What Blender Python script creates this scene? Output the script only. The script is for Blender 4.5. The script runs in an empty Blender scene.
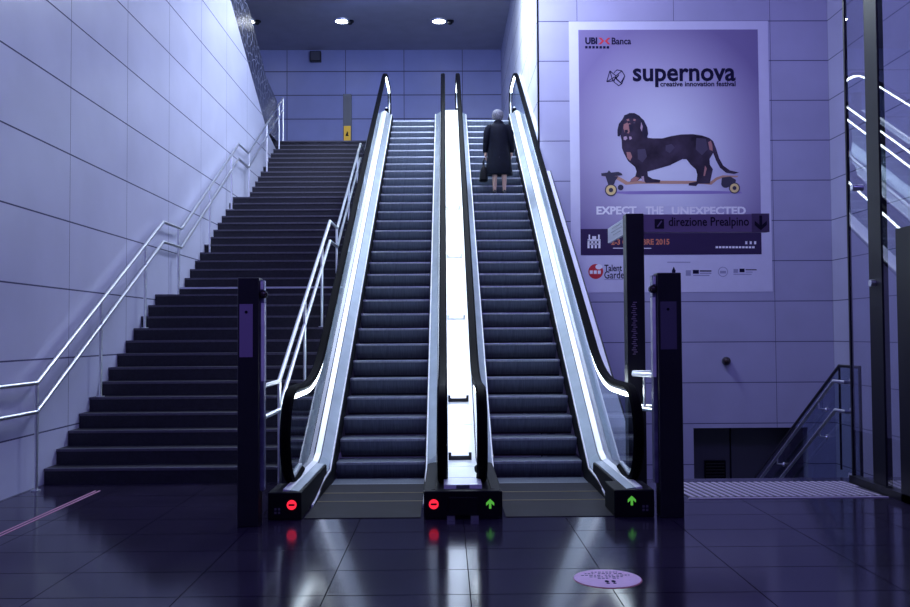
import bpy, bmesh, math, random
from mathutils import Vector, Matrix
random.seed(7)
SC = bpy.context.scene
COL = SC.collection
PI = math.pi

# ------------------------------------------------------------------ materials
def newmat(name):
    m = bpy.data.materials.new(name); m.use_nodes = True
    nt = m.node_tree; b = nt.nodes['Principled BSDF']
    return m, nt, b

def mat(name, col, rough=0.5, metal=0.0, var=0.0, scale=6.0, spec=0.5, stretch=(1, 1, 1), bump=0.0, coat=0.0):
    m, nt, b = newmat(name)
    b.inputs['Base Color'].default_value = (*col, 1)
    b.inputs['Roughness'].default_value = rough
    b.inputs['Metallic'].default_value = metal
    b.inputs['Specular IOR Level'].default_value = spec
    b.inputs['Coat Weight'].default_value = coat
    if var or bump:
        tc = nt.nodes.new('ShaderNodeTexCoord'); mp = nt.nodes.new('ShaderNodeMapping')
        mp.inputs['Scale'].default_value = stretch
        no = nt.nodes.new('ShaderNodeTexNoise'); no.inputs['Scale'].default_value = scale
        no.inputs['Detail'].default_value = 5
        nt.links.new(tc.outputs['Object'], mp.inputs['Vector']); nt.links.new(mp.outputs['Vector'], no.inputs['Vector'])
        if var:
            rp = nt.nodes.new('ShaderNodeValToRGB')
            rp.color_ramp.elements[0].position = 0.3; rp.color_ramp.elements[1].position = 0.7
            rp.color_ramp.elements[0].color = (*[c * (1 - var) for c in col], 1)
            rp.color_ramp.elements[1].color = (*[min(1, c * (1 + var)) for c in col], 1)
            nt.links.new(no.outputs['Fac'], rp.inputs['Fac']); nt.links.new(rp.outputs['Color'], b.inputs['Base Color'])
        if bump:
            bp = nt.nodes.new('ShaderNodeBump'); bp.inputs['Strength'].default_value = bump; bp.inputs['Distance'].default_value = 0.01
            nt.links.new(no.outputs['Fac'], bp.inputs['Height']); nt.links.new(bp.outputs['Normal'], b.inputs['Normal'])
    return m

def panel_mat(name, col, joint, u_axis, u0, du, z0, dz, rough=0.35, wu=0.010, wz=0.017, v_axis='Z', spec=0.5, var=0.05, stint=(1, 1, 1)):
    """panels with thin joints on object coordinates (objects sit at the world origin)"""
    m, nt, b = newmat(name)
    N = nt.nodes.new; L = nt.links.new
    tc = N('ShaderNodeTexCoord'); sp = N('ShaderNodeSeparateXYZ'); L(tc.outputs['Object'], sp.inputs[0])
    def line(axis, o, d, w):
        s = N('ShaderNodeMath'); s.operation = 'SUBTRACT'; s.inputs[1].default_value = o - w / 2; L(sp.outputs[axis], s.inputs[0])
        q = N('ShaderNodeMath'); q.operation = 'FLOORED_MODULO'; q.inputs[1].default_value = d; L(s.outputs[0], q.inputs[0])
        c = N('ShaderNodeMath'); c.operation = 'LESS_THAN'; c.inputs[1].default_value = w; L(q.outputs[0], c.inputs[0])
        return c
    a = line(u_axis, u0, du, wu); z = line(v_axis, z0, dz, wz)
    mx = N('ShaderNodeMath'); mx.operation = 'MAXIMUM'; L(a.outputs[0], mx.inputs[0]); L(z.outputs[0], mx.inputs[1])
    no = N('ShaderNodeTexNoise'); no.inputs['Scale'].default_value = 1.3; no.inputs['Detail'].default_value = 4
    L(tc.outputs['Object'], no.inputs['Vector'])
    rp = N('ShaderNodeValToRGB'); rp.color_ramp.elements[0].position = .3; rp.color_ramp.elements[1].position = .7
    rp.color_ramp.elements[0].color = (*[c * (1 - var) for c in col], 1); rp.color_ramp.elements[1].color = (*[min(1, c * (1 + var)) for c in col], 1)
    L(no.outputs['Fac'], rp.inputs['Fac'])
    mc = N('ShaderNodeMixRGB'); L(mx.outputs[0], mc.inputs['Fac']); L(rp.outputs['Color'], mc.inputs['Color1'])
    mc.inputs['Color2'].default_value = (*joint, 1)
    L(mc.outputs['Color'], b.inputs['Base Color'])
    rr = N('ShaderNodeMath'); rr.operation = 'MULTIPLY_ADD'; rr.inputs[1].default_value = .6; rr.inputs[2].default_value = rough; rr.use_clamp = True
    L(mx.outputs[0], rr.inputs[0]); L(rr.outputs[0], b.inputs['Roughness'])
    ss = N('ShaderNodeMath'); ss.operation = 'MULTIPLY_ADD'; ss.inputs[1].default_value = -spec; ss.inputs[2].default_value = spec
    L(mx.outputs[0], ss.inputs[0]); L(ss.outputs[0], b.inputs['Specular IOR Level'])
    b.inputs['Specular Tint'].default_value = (*stint, 1)
    bp = N('ShaderNodeBump'); bp.invert = True; bp.inputs['Strength'].default_value = .5; bp.inputs['Distance'].default_value = .01
    L(mx.outputs[0], bp.inputs['Height']); L(bp.outputs['Normal'], b.inputs['Normal'])
    return m

def emit(name, col, strength):
    m = bpy.data.materials.new(name); m.use_nodes = True
    nt = m.node_tree; nt.nodes.remove(nt.nodes['Principled BSDF'])
    e = nt.nodes.new('ShaderNodeEmission'); e.inputs['Color'].default_value = (*col, 1); e.inputs['Strength'].default_value = strength
    nt.links.new(e.outputs[0], nt.nodes['Material Output'].inputs['Surface'])
    return m

def glass(name, tint, ior=1.5, gloss=(1, 1, 1), rough=0.0):
    m = bpy.data.materials.new(name); m.use_nodes = True
    nt = m.node_tree; nt.nodes.remove(nt.nodes['Principled BSDF'])
    t = nt.nodes.new('ShaderNodeBsdfTransparent'); t.inputs['Color'].default_value = (*tint, 1)
    g = nt.nodes.new('ShaderNodeBsdfAnisotropic'); g.inputs['Color'].default_value = (*gloss, 1); g.inputs['Roughness'].default_value = rough
    f = nt.nodes.new('ShaderNodeFresnel'); f.inputs['IOR'].default_value = ior
    x = nt.nodes.new('ShaderNodeMixShader'); ge = nt.nodes.new('ShaderNodeNewGeometry')
    iv = nt.nodes.new('ShaderNodeMath'); iv.operation = 'SUBTRACT'; iv.inputs[0].default_value = 1; nt.links.new(ge.outputs['Backfacing'], iv.inputs[1])
    mu = nt.nodes.new('ShaderNodeMath'); mu.operation = 'MULTIPLY'; nt.links.new(f.outputs[0], mu.inputs[0]); nt.links.new(iv.outputs[0], mu.inputs[1])
    nt.links.new(mu.outputs[0], x.inputs[0]); nt.links.new(t.outputs[0], x.inputs[1]); nt.links.new(g.outputs[0], x.inputs[2])
    nt.links.new(x.outputs[0], nt.nodes['Material Output'].inputs['Surface'])
    return m

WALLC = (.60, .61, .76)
JOINT = (.11, .11, .19)
M = {}
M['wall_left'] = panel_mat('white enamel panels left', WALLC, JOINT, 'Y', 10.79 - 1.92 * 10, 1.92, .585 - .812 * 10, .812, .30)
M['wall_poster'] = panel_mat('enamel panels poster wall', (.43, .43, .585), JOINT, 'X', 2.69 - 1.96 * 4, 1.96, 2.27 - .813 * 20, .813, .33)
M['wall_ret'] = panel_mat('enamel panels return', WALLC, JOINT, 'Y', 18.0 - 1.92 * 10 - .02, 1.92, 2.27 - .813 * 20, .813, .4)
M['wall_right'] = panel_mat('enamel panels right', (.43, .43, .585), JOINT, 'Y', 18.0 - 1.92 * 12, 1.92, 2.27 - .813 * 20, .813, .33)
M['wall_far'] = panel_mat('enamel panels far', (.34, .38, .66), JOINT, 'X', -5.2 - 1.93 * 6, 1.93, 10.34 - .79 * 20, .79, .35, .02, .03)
M['ceiling'] = mat('ceiling plaster', (.42, .42, .50), .6, var=.06, scale=2)
M['dark_plaster'] = mat('dark hall plaster', (.16, .15, .20), .8, var=.05)
M['floor'] = panel_mat('dark stone tiles', (.028, .023, .044), (.004, .003, .007), 'X', .145 - .92 * 20, .92, 5.76 - .605 * 30, .605, .13, .006, .009, 'Y', .30, .25, (.62, .62, 1))
M['upper_floor'] = mat('upper stone floor', (.05, .05, .07), .35, var=.15)
M['step_stone'] = mat('dark granite steps', (.015, .0145, .025), .55, var=.28, scale=30, spec=.4)
M['nosing'] = mat('worn step edge', (.085, .08, .115), .5, var=.2, scale=20)
M['nosing_white'] = mat('white landing edge', (.62, .62, .75), .5)
M['steel'] = mat('brushed stainless', (.88, .89, .93), .34, 1.0, var=.04, scale=8, stretch=(1, 1, 12))
M['deck'] = mat('deck sheet', (.62, .68, .72), .38, .6, var=.07, scale=5)
M['skirt'] = mat('skirt sheet', (.36, .41, .47), .36, .6, var=.10, scale=4)
M['deck_white'] = mat('bright deck sheet', (.86, .88, .90), .38, .25, var=.03, scale=3)
M['deck_outer'] = mat('outer cladding enamel', (.62, .61, .74), .4)
M['rubber'] = mat('black handrail rubber', (.0012, .0012, .003), .6, spec=.03)
M['black'] = mat('black lacquer', (.012, .012, .017), .35, var=.1)
M['black_matt'] = mat('black matt', (.004, .004, .007), .6, spec=.15)
M['trim'] = mat('bright trim', (.95, .95, .97), .4, 0)
M['estep'] = mat('grooved step metal', (.12, .14, .185), .42, .5, var=.22, scale=9, stretch=(9, 1, .4))
M['estep_edge'] = mat('step edge metal', (.33, .36, .42), .38, .6, var=.15, scale=9, stretch=(6, 1, 1))
M['estep_shade'] = mat('step metal with painted shade', (.02, .02, .026), .6)
M['comb'] = mat('comb plate metal', (.012, .011, .020), .6, 0, var=.25, scale=3, spec=.12)
M['yellow_line'] = mat('dull yellow line', (.20, .16, .07), .6)
M['strip'] = emit('under handrail lamp', (.80, .92, 1.0), 8.5)
M['down'] = emit('downlight lens', (.9, .95, 1.0), 28)
M['red'] = emit('red lamp', (1.0, .02, .05), 1.3)
M['red_dark'] = mat('red lamp bar', (.10, .0, .008), .5)
M['green'] = emit('green lamp', (.13, .62, .08), .6)
M['bal_glass'] = glass('balustrade glass', (.80, .86, .90), 1.45)
M['well_glass'] = glass('stair glass', (.62, .68, .76), 1.35)
M['part_glass'] = glass('partition glass', (.86, .86, .92), 2.5)
M['frame'] = mat('dark frame', (.007, .007, .012), .4, spec=.3)
M['paint_grey'] = mat('grey paint', (.085, .09, .11), .5)
M['yellow'] = mat('yellow panel', (.80, .46, .02), .5)
M['pink'] = mat('pinkish metal strip', (.85, .42, .55), .5)
M['sticker'] = mat('pink sticker', (.95, .66, .82), .5, var=.06, scale=12)
M['sticker_red'] = mat('sticker red rim', (.34, .02, .10), .5)
M['ink'] = mat('dark ink', (.012, .010, .04), .8, spec=.1)
M['tactile'] = mat('tactile bars', (.62, .55, .68), .45, .2)
M['tactile_base'] = mat('tactile base', (.05, .042, .066), .45)

# ------------------------------------------------------------------ mesh builder
WLOC = {}
class MB:
    def __init__(s): s.v = []; s.f = []; s.m = []
    def add(s, vs, fs, m=0):
        o = len(s.v); s.v += [tuple(v) for v in vs]
        for f in fs: s.f.append([i + o for i in f]); s.m.append(m)
        return s
    def box(s, x0, x1, y0, y1, z0, z1, m=0):
        vs = [(x, y, z) for x in (x0, x1) for y in (y0, y1) for z in (z0, z1)]
        return s.add(vs, [(0, 1, 3, 2), (4, 6, 7, 5), (0, 4, 5, 1), (2, 3, 7, 6), (0, 2, 6, 4), (1, 5, 7, 3)], m)
    def prism(s, pts, axis, a, b, m=0):
        """polygon pts in the plane normal to axis, from a to b"""
        n = len(pts)
        def P(p, t):
            return (t, p[0], p[1]) if axis == 'x' else (p[0], t, p[1]) if axis == 'y' else (p[0], p[1], t)
        vs = [P(p, a) for p in pts] + [P(p, b) for p in pts]
        fs = [list(range(n)), list(range(2 * n - 1, n - 1, -1))] + [(i, i + n, (i + 1) % n + n, (i + 1) % n) for i in range(n)]
        return s.add(vs, fs, m)
    def sweep(s, path, prof, m=0, closed=False, up=None):
        """profile (list of 2-D points) along a 3-D path with mitred frames"""
        P = [Vector(p) for p in path]; n = len(P); k = len(prof); vs = []
        up0 = Vector(up) if up else None; side = None
        for i in range(n):
            d1 = (P[i] - P[i - 1]).normalized() if i else None
            d2 = (P[i + 1] - P[i]).normalized() if i < n - 1 else None
            t = (d1 + d2).normalized() if d1 and d2 else (d1 or d2)
            sc = 1.0
            if d1 and d2: sc = 1 / max(.45, d1.dot(t))
            if up0 is not None:
                sd = up0.normalized(); w = sd.cross(t).normalized()
                for q in prof: vs.append(P[i] + sd * q[0] + w * q[1] * sc)
            else:
                if side is None:
                    a = Vector((0, 0, 1)) if abs(t.z) < .9 else Vector((1, 0, 0)); side = a.cross(t).normalized()
                else:
                    side = (side - t * side.dot(t)).normalized()
                w = t.cross(side).normalized()
                for q in prof: vs.append(P[i] + side * q[0] + w * q[1])
        fs = [(i * k + j, i * k + (j + 1) % k, (i + 1) * k + (j + 1) % k, (i + 1) * k + j) for i in range(n - 1) for j in range(k)]
        fs += [list(range(k))[::-1], [(n - 1) * k + j for j in range(k)]]
        return s.add(vs, fs, m)
    def tube(s, path, r, seg=10, m=0):
        return s.sweep(path, [(r * math.cos(2 * PI * j / seg), r * math.sin(2 * PI * j / seg)) for j in range(seg)], m)
    def loft(s, rings, m=0, cap=True):
        k = len(rings[0]); vs = [p for r in rings for p in r]; n = len(rings)
        fs = [(i * k + j, i * k + (j + 1) % k, (i + 1) * k + (j + 1) % k, (i + 1) * k + j) for i in range(n - 1) for j in range(k)]
        if cap: fs += [list(range(k))[::-1], [(n - 1) * k + j for j in range(k)]]
        return s.add(vs, fs, m)
    def cyl(s, c, r, h, axis='z', seg=24, m=0, r2=None):
        r2 = r if r2 is None else r2
        def ring(rr, t):
            o = []
            for j in range(seg):
                a = 2 * PI * j / seg; u, v = rr * math.cos(a), rr * math.sin(a)
                o.append((c[0] + u, c[1] + v, c[2] + t) if axis == 'z' else (c[0] + u, c[1] + t, c[2] + v) if axis == 'y' else (c[0] + t, c[1] + u, c[2] + v))
            return o
        return s.loft([ring(r, 0), ring(r2, h)], m)
    def sphere(s, c, rx, ry, rz, seg=16, rings=10, m=0):
        R = []
        for i in range(rings + 1):
            th = -PI / 2 + PI * i / rings; cr = max(.02, math.cos(th))
            R.append([(c[0] + rx * cr * math.cos(2 * PI * j / seg), c[1] + ry * cr * math.sin(2 * PI * j / seg), c[2] + rz * math.sin(th)) for j in range(seg)])
        return s.loft(R, m)
    def build(s, name, mats, parent=None, smooth=None, kind=None, bevel=0, fix=True):
        off = Vector(WLOC[parent.name]) if parent else Vector((0, 0, 0))
        me = bpy.data.meshes.new(name)
        me.from_pydata([Vector(v) - off for v in s.v], [], s.f); 
        for mm in (mats if isinstance(mats, (list, tuple)) else [mats]): me.materials.append(M[mm] if isinstance(mm, str) else mm)
        for p, i in zip(me.polygons, s.m): p.material_index = i
        if fix:
            b = bmesh.new(); b.from_mesh(me); bmesh.ops.recalc_face_normals(b, faces=b.faces); b.to_mesh(me); b.free()
        if smooth:
            for p in me.polygons: p.use_smooth = True
            me.set_sharp_from_angle(angle=math.radians(smooth))
        o = bpy.data.objects.new(name, me); COL.objects.link(o)
        if bevel:
            q = o.modifiers.new('Bevel', 'BEVEL'); q.width = bevel; q.segments = 2; q.limit_method = 'ANGLE'
        if parent: o.parent = parent
        WLOC[o.name] = tuple(off)
        if kind: o['kind'] = kind
        return o

def tag(o, label, cat, group=None, kind=None):
    o['label'] = label; o['category'] = cat
    if group: o['group'] = group
    if kind: o['kind'] = kind
    return o
def thing(name, label, cat, loc, group=None):
    o = bpy.data.objects.new(name, None); o.empty_display_size = .2; o.location = loc; COL.objects.link(o)
    WLOC[o.name] = tuple(loc)
    return tag(o, label, cat, group)
def struct(o, label=None):
    o['kind'] = 'structure'
    if label: o['label'] = label
    return o
def copy_part(o, parent, dloc, label=None):
    c = o.copy(); COL.objects.link(c); c.parent = parent; c.location = Vector(o.location) + Vector(dloc)
    return c

def text_into(mb, txt, x0, z0, x1, z1, y, th=.003, m=0, bold=.0, space=1.0, face=None):
    """lettering standing on the XZ plane at depth y, fitted to the box x0..x1, z0..z1"""
    cu = bpy.data.curves.new('lettering', 'FONT'); cu.body = txt; cu.size = 1; cu.extrude = 0; cu.offset = bold; cu.space_character = space
    cu.resolution_u = 3
    ob = bpy.data.objects.new('lettering', cu); COL.objects.link(ob)
    dg = bpy.context.evaluated_depsgraph_get(); me = bpy.data.meshes.new_from_object(ob.evaluated_get(dg))
    bpy.data.objects.remove(ob); bpy.data.curves.remove(cu)
    xs = [v.co.x for v in me.vertices]; ys = [v.co.y for v in me.vertices]
    ax, bx, ay, by = min(xs), max(xs), min(ys), max(ys)
    vs = []
    for v in me.vertices:
        u = (v.co.x - ax) / (bx - ax); w = (v.co.y - ay) / (by - ay)
        q = (x0 + u * (x1 - x0), z0 + w * (z1 - z0))
        vs.append((q[0], y, q[1]) if face is None else face(*q))
    fs = [list(p.vertices) for p in me.polygons]
    mb.add(vs, fs, m); bpy.data.meshes.remove(me)

# ------------------------------------------------------------------ camera
cam = bpy.data.cameras.new('camera'); co = bpy.data.objects.new('camera', cam); COL.objects.link(co)
cam.lens = 900 / 910 * 36; cam.sensor_width = 36
CAM = Vector((0, 0, 1.65))
R = Matrix.Rotation(-math.radians(.5845), 4, 'Z') @ Matrix.Rotation(PI / 2 + math.radians(1.9375), 4, 'X') @ Matrix.Rotation(math.radians(-.35), 4, 'Z')
co.matrix_world = Matrix.Translation(CAM) @ R
cam.clip_end = 200
SC.camera = co

# ------------------------------------------------------------------ constants of the place
XL, XR, XC = -4.50, 7.78, .145
ZU, ZCEIL, YFAR, YW, XRET = 6.87, 11.06, 29.5, 18.0, 1.88
TAN = math.tan(math.radians(30.4)); Y0 = 10.12
def sl(y): return max(0.0, min(ZU, (y - Y0) * TAN))
YTOP = Y0 + ZU / TAN

# ------------------------------------------------------------------ setting
b = MB()
b.box(XL - .3, 2.1, -6, 10.9, -.3, 0); b.box(2.1, XR + .3, -6, 10.2, -.3, 0)
struct(b.build('floor', 'floor'), 'dark glossy stone floor in front of the escalators')
b = MB(); b.box(-9, XRET, 24.1, YFAR, ZU - .3, ZU); b.box(-1.66, XRET, 22.6, 24.1, ZU - .3, ZU)
struct(b.build('floor_upper', 'upper_floor'), 'floor of the upper hall at the top of the stairs')
b = MB(); b.prism([(-6, -.3), (-6, ZCEIL), (14.05, ZCEIL), (22.6, 6.83), (24.3, 6.5), (24.3, -.3)], 'x', XL - .3, XL)
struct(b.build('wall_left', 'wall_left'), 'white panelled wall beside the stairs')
b = MB(); b.box(-9, XRET + .3, YFAR, YFAR + .3, ZU - 1, ZCEIL)
struct(b.build('wall_far', 'wall_far'), 'bluish panelled wall at the back of the upper hall')
b = MB(); b.box(-9.3, -9, 14, YFAR, -.3, ZCEIL)
struct(b.build('wall_upper_left', 'wall_far'))
b = MB(); b.box(XRET, XRET + .3, YW + .25, YFAR, -.3, ZCEIL); 
struct(b.build('wall_upper_right', 'wall_ret'), 'brightly lit wall beside the top of the right escalator')
# poster wall with a rectangular recess low down
rx0, rx1, rz0, rz1 = 4.93, 7.22, -1.7, -.26
b = MB()
b.box(XRET, XR + .3, YW, YW + .25, rz1, ZCEIL); b.box(XRET, rx0, YW, YW + .25, -5, rz1); b.box(rx1, XR + .3, YW, YW + .25, -5, rz1); b.box(rx0, rx1, YW, YW + .25, -5, rz0)
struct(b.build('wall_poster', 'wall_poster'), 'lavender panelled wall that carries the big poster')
b = MB(); b.box(rx0 - .1, rx1 + .1, YW + .9, YW + 1.0, rz0 - .1, rz1 + .1); b.box(rx0 - .1, rx0, YW + .25, YW + .9, rz0 - .1, rz1 + .1); b.box(rx1, rx1 + .1, YW + .25, YW + .9, rz0 - .1, rz1 + .1)
b.box(rx0, rx1, YW + .25, YW + .9, rz1, rz1 + .1); b.box(rx0, rx1, YW + .25, YW + .9, rz0 - .1, rz0)
b.box(5.93, 5.96, YW + .885, YW + .9, rz0, rz1, 1)
struct(b.build('wall_recess', ['paint_grey', 'black_matt']), 'dark recess low in the poster wall')
b = MB(); b.box(XR, XR + .3, -6, YW, -5, ZCEIL)
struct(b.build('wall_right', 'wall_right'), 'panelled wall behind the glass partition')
b = MB(); b.box(-9, XR + .3, -6.3, -6, -.3, ZCEIL)
struct(b.build('wall_rear', 'dark_plaster'))
b = MB(); b.box(-9.3, XR + .3, -6.3, YFAR + .3, ZCEIL, ZCEIL + .2)
struct(b.build('ceiling', 'ceiling'), 'dim plain ceiling with downlights')
b = MB(); b.box(2.1, XR, 10.2, YW, -5.1, -5)
struct(b.build('floor_lower', 'upper_floor'))
b = MB(); b.box(2.0, 2.1, 10.9, YW, -5, 0); b.box(2.1, XR, 10.1, 10.2, -5, -.3)
struct(b.build('wall_stairwell', 'dark_plaster'))
b = MB()
for i in range(22):
    b.box(2.1, 4.58, 10.5 + .29 * i, 10.5 + .29 * (i + 1) + .02, -5.0, -.172 * (i + 1) - .0)
struct(b.build('stairs_down', 'step_stone'), 'stairs going down behind the tactile strip')
q = MB(); q.box(XRET - .004, XRET + .03, YW - .006, YW + .02, -5, ZCEIL); struct(q.build('trim_corner', 'black_matt'), 'dark joint at the wall corner')
# dark slanting parapet above the far end of the left wall
m, nt, bs = newmat('dark crazed parapet')
tc = nt.nodes.new('ShaderNodeTexCoord'); vo = nt.nodes.new('ShaderNodeTexVoronoi'); vo.feature = 'DISTANCE_TO_EDGE'; vo.inputs['Scale'].default_value = 5
rp = nt.nodes.new('ShaderNodeValToRGB'); rp.color_ramp.elements[0].color = (.17, .18, .26, 1); rp.color_ramp.elements[1].color = (.03, .032, .05, 1); rp.color_ramp.elements[1].position = .09
nt.links.new(tc.outputs['Object'], vo.inputs['Vector']); nt.links.new(vo.outputs['Distance'], rp.inputs['Fac']); nt.links.new(rp.outputs['Color'], bs.inputs['Base Color']); bs.inputs['Roughness'].default_value = .25
M['parapet'] = m
b = MB(); b.prism([(14.4, ZCEIL), (18.9, 8.72), (22.65, 6.86), (24.0, 6.86), (24.35, 6.9), (24.1, 7.95), (22.6, 8.2), (21.55, 8.78), (20.5, 9.28), (18.6, 10.2), (17.2, ZCEIL)], 'x', XL - .28, XL - .02)
struct(b.build('trim_parapet', 'parapet'), 'dark crazed slanting parapet at the top of the left wall')

# ------------------------------------------------------------------ staircase
RISE, RUN, LAND = ZU / 39, .318, 1.25
def stair_y(n):                                   # front edge of step n (1..39)
    y = 10.14 + (n - 1) * RUN
    if n > 13: y += LAND - RUN
    if n > 26: y += LAND - RUN
    return y
stairs = thing('staircase', 'wide dark granite staircase in three flights left of the escalators', 'stairs', (XL, stair_y(1), 0))
SX0, SX1 = XL + .005, -1.67
def step_mb(n, white=False, depth=RUN):
    y, z = stair_y(n), n * RISE
    q = MB()
    q.box(SX0, SX1, y + .012, y + depth + .03, z - RISE - .015, z - .028)
    q.box(SX0, SX1, y + .04, y + depth + .03, z - .028, z)
    q.box(SX0, SX1, y, y + .04, z - .03, z, 1)
    return q
first = None
for n in range(1, 40):
    if n in (13, 26):
        step_mb(n, depth=LAND).build('landing_step', ['step_stone', 'nosing'], stairs)
    elif n == 14:
        step_mb(n).build('step', ['step_stone', 'nosing_white'], stairs)['label'] = 'step with a white front edge'
    elif first is None:
        first = step_mb(n).build('step', ['step_stone', 'nosing'], stairs); fy = stair_y(n)
    else:
        copy_part(first, stairs, (0, stair_y(n) - fy, (n - 1) * RISE))

def rail_path(x, h, y_start):
    yA, yB, yC, yD, yE, yF = stair_y(1), stair_y(13), stair_y(14), stair_y(26), stair_y(27), stair_y(39)
    z13, z14, z26, z27 = 13 * RISE, 14 * RISE, 26 * RISE, 27 * RISE
    return [(x, y_start, h + .02), (x, yA - .42, h + .02), (x, yB + .05, z13 + h), (x, yC - .25, z13 + h), (x, yD + .05, z26 + h), (x, yE - .25, z26 + h), (x, yF + .2, ZU + h + .08)]
def rail_z(y, h):
    p = rail_path(0, h, 8)
    for a, c in zip(p, p[1:]):
        if a[1] <= y <= c[1]: return a[2] + (c[2] - a[2]) * (y - a[1]) / (c[1] - a[1])
def tread_z(y):
    z = 0
    for n in range(1, 40):
        if y >= stair_y(n): z = n * RISE
    return z
def hand_rail(name, label, x, ys, y_start):
    t = thing(name, label, 'handrail', (x, ys[0], 0), 'stair handrails')
    for h in (1.13, .82):
        p = rail_path(x, h, y_start)
        q = MB(); q.tube(p + ([(x, p[-1][1], ZU)] if h > 1 else []), .024, 10); q.build('rail', 'steel', t, 40)
    for y in ys:
        q = MB(); z0 = tread_z(y); q.tube([(x, y, z0), (x, y, rail_z(y, 1.13) - .02)], .02, 10); q.cyl((x, y, z0), .05, .012, m=0)
        for h in (1.13, .82): q.tube([(x, y, rail_z(y, h) - .06), (x, y, rail_z(y, h))], .014, 8)
        q.build('post', 'steel', t, 40)
    return t
hand_rail('stair_handrail', 'double stainless handrail along the white wall left of the stairs', XL + .11, [9.72, 11.5, 13.17, 14.80, 16.76, 18.46, 20.1, 22.1, 23.7], 7.0)
hand_rail('stair_handrail', 'double stainless handrail between the stairs and the left escalator', -1.80, [9.75, 11.5, 13.1, 14.88, 16.76, 18.46, 20.1, 22.1, 23.7], 8.35)

# ------------------------------------------------------------------ escalators
SN, SR = 10.44, .3800                               # first full step edge, run
SRISE = SR * TAN; SZ = .178
def estep_mb(cx, y, z, w=1.02):
    x0, x1 = cx - w / 2, cx + w / 2
    q = MB()
    prof = [(.0, 0), (-.004, -.012), (.0, -.03), (.010, -.075), (.030, -.125), (.062, -.17), (.10, -.205), (.14, -.232), (SR, -.10), (SR, 0), (.03, 0)]
    n = len(prof)
    vs = [(x0, y + p[0], z + p[1]) for p in prof] + [(x1, y + p[0], z + p[1]) for p in prof]
    fs = [list(range(n)), list(range(2 * n - 1, n - 1, -1))]; ms = [0, 0]
    for i in range(n):
        fs.append((i, i + n, (i + 1) % n + n, (i + 1) % n)); ms.append(1 if i in (0, 1, 10) else 2 if i in (6, 7) else 0)  # lowest riser facets get a darker material, shade painted in
    for f, mi in zip(fs, ms):
        pass
    o = len(q.v); q.v += vs
    for f, mi in zip(fs, ms): q.f.append([i + o for i in f]); q.m.append(mi)
    return q
def rail_center(y_from_top=True):
    """handrail centre line in the YZ plane, from the lower newel to the upper one"""
    HB, HT = 1.13, ZU + 1.33
    pts = []
    cy, cz, r = 8.75, .69, .44
    pts.append((9.15, .30))
    for k in range(0, 19):
        a = -PI / 2 - PI * k / 18
        pts.append((cy + r * math.cos(a), cz + r * math.sin(a)))
    d = 1.08
    ya = Y0 + (HB - d) / TAN                        # where the incline begins
    for t in range(9):                              # rounded bend
        u = t / 8; p0, p1, p2 = Vector((ya - .75, HB)), Vector((ya, HB)), Vector((ya + .6, HB + .6 * TAN))
        v = p0 * (1 - u) ** 2 + p1 * 2 * u * (1 - u) + p2 * u * u; pts.append((v.x, v.y))
    yb = Y0 + (HT - d) / TAN
    for t in range(9):
        u = t / 8; p0, p1, p2 = Vector((yb - .5, HT - .5 * TAN)), Vector((yb, HT)), Vector((yb + .5, HT))
        v = p0 * (1 - u) ** 2 + p1 * 2 * u * (1 - u) + p2 * u * u; pts.append((v.x, v.y))
    cy2 = 23.5
    for k in range(0, 19):
        a = PI / 2 - PI * k / 18
        pts.append((cy2 + r * math.cos(a), HT - r + r * math.sin(a)))
    pts.append((22.6, HT - 2 * r + .02))
    return pts
RC = rail_center()
def rect(w, h, r=.02):
    w /= 2; h /= 2
    return [(-w + r, -h), (w - r, -h), (w, -h + r), (w, h - r), (w - r, h), (-w + r, h), (-w, h - r), (-w, -h + r)]
DB = .26                                            # height of the deck above the step line
def deck_line(d, y_a=8.14, y_b=23.4):
    """line parallel to the step line at height d"""
    k0 = Y0 + (DB - d) / TAN
    return [(y_a, DB - .0), (k0 - .12, DB), (k0 + .1, DB + .1 * TAN), (YTOP - .25 + (DB - d) / TAN * 0, sl(YTOP - .25) + d), (YTOP + .2, ZU + DB), (y_b, ZU + DB)]
def arrow_light(q, cx, y, z, s):
    pts = [(-.12, -.5), (.12, -.5), (.12, .05), (.42, -.2), (.42, .1), (0, .5), (-.42, .1), (-.42, -.2), (-.12, .05)]
    q.prism([(cx + p[0] * s, z + p[1] * s) for p in pts], 'y', y - .008, y)
def stop_light(parent, cx, y, z, r=.043):
    q = MB(); q.cyl((cx, y - .008, z), r, .008, 'y', 28); lo = q.build('direction_light', 'red', parent); lo['label'] = 'red no-entry lamp'
    q = MB(); q.box(cx - r * .62, cx + r * .62, y - .013, y - .008, z - r * .2, z + r * .2); q.build('bar', 'red_dark', lo)
def go_light(parent, cx, y, z, s=.085):
    q = MB(); arrow_light(q, cx, y, z, s); q.build('direction_light', 'green', parent)['label'] = 'green arrow lamp'

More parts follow.
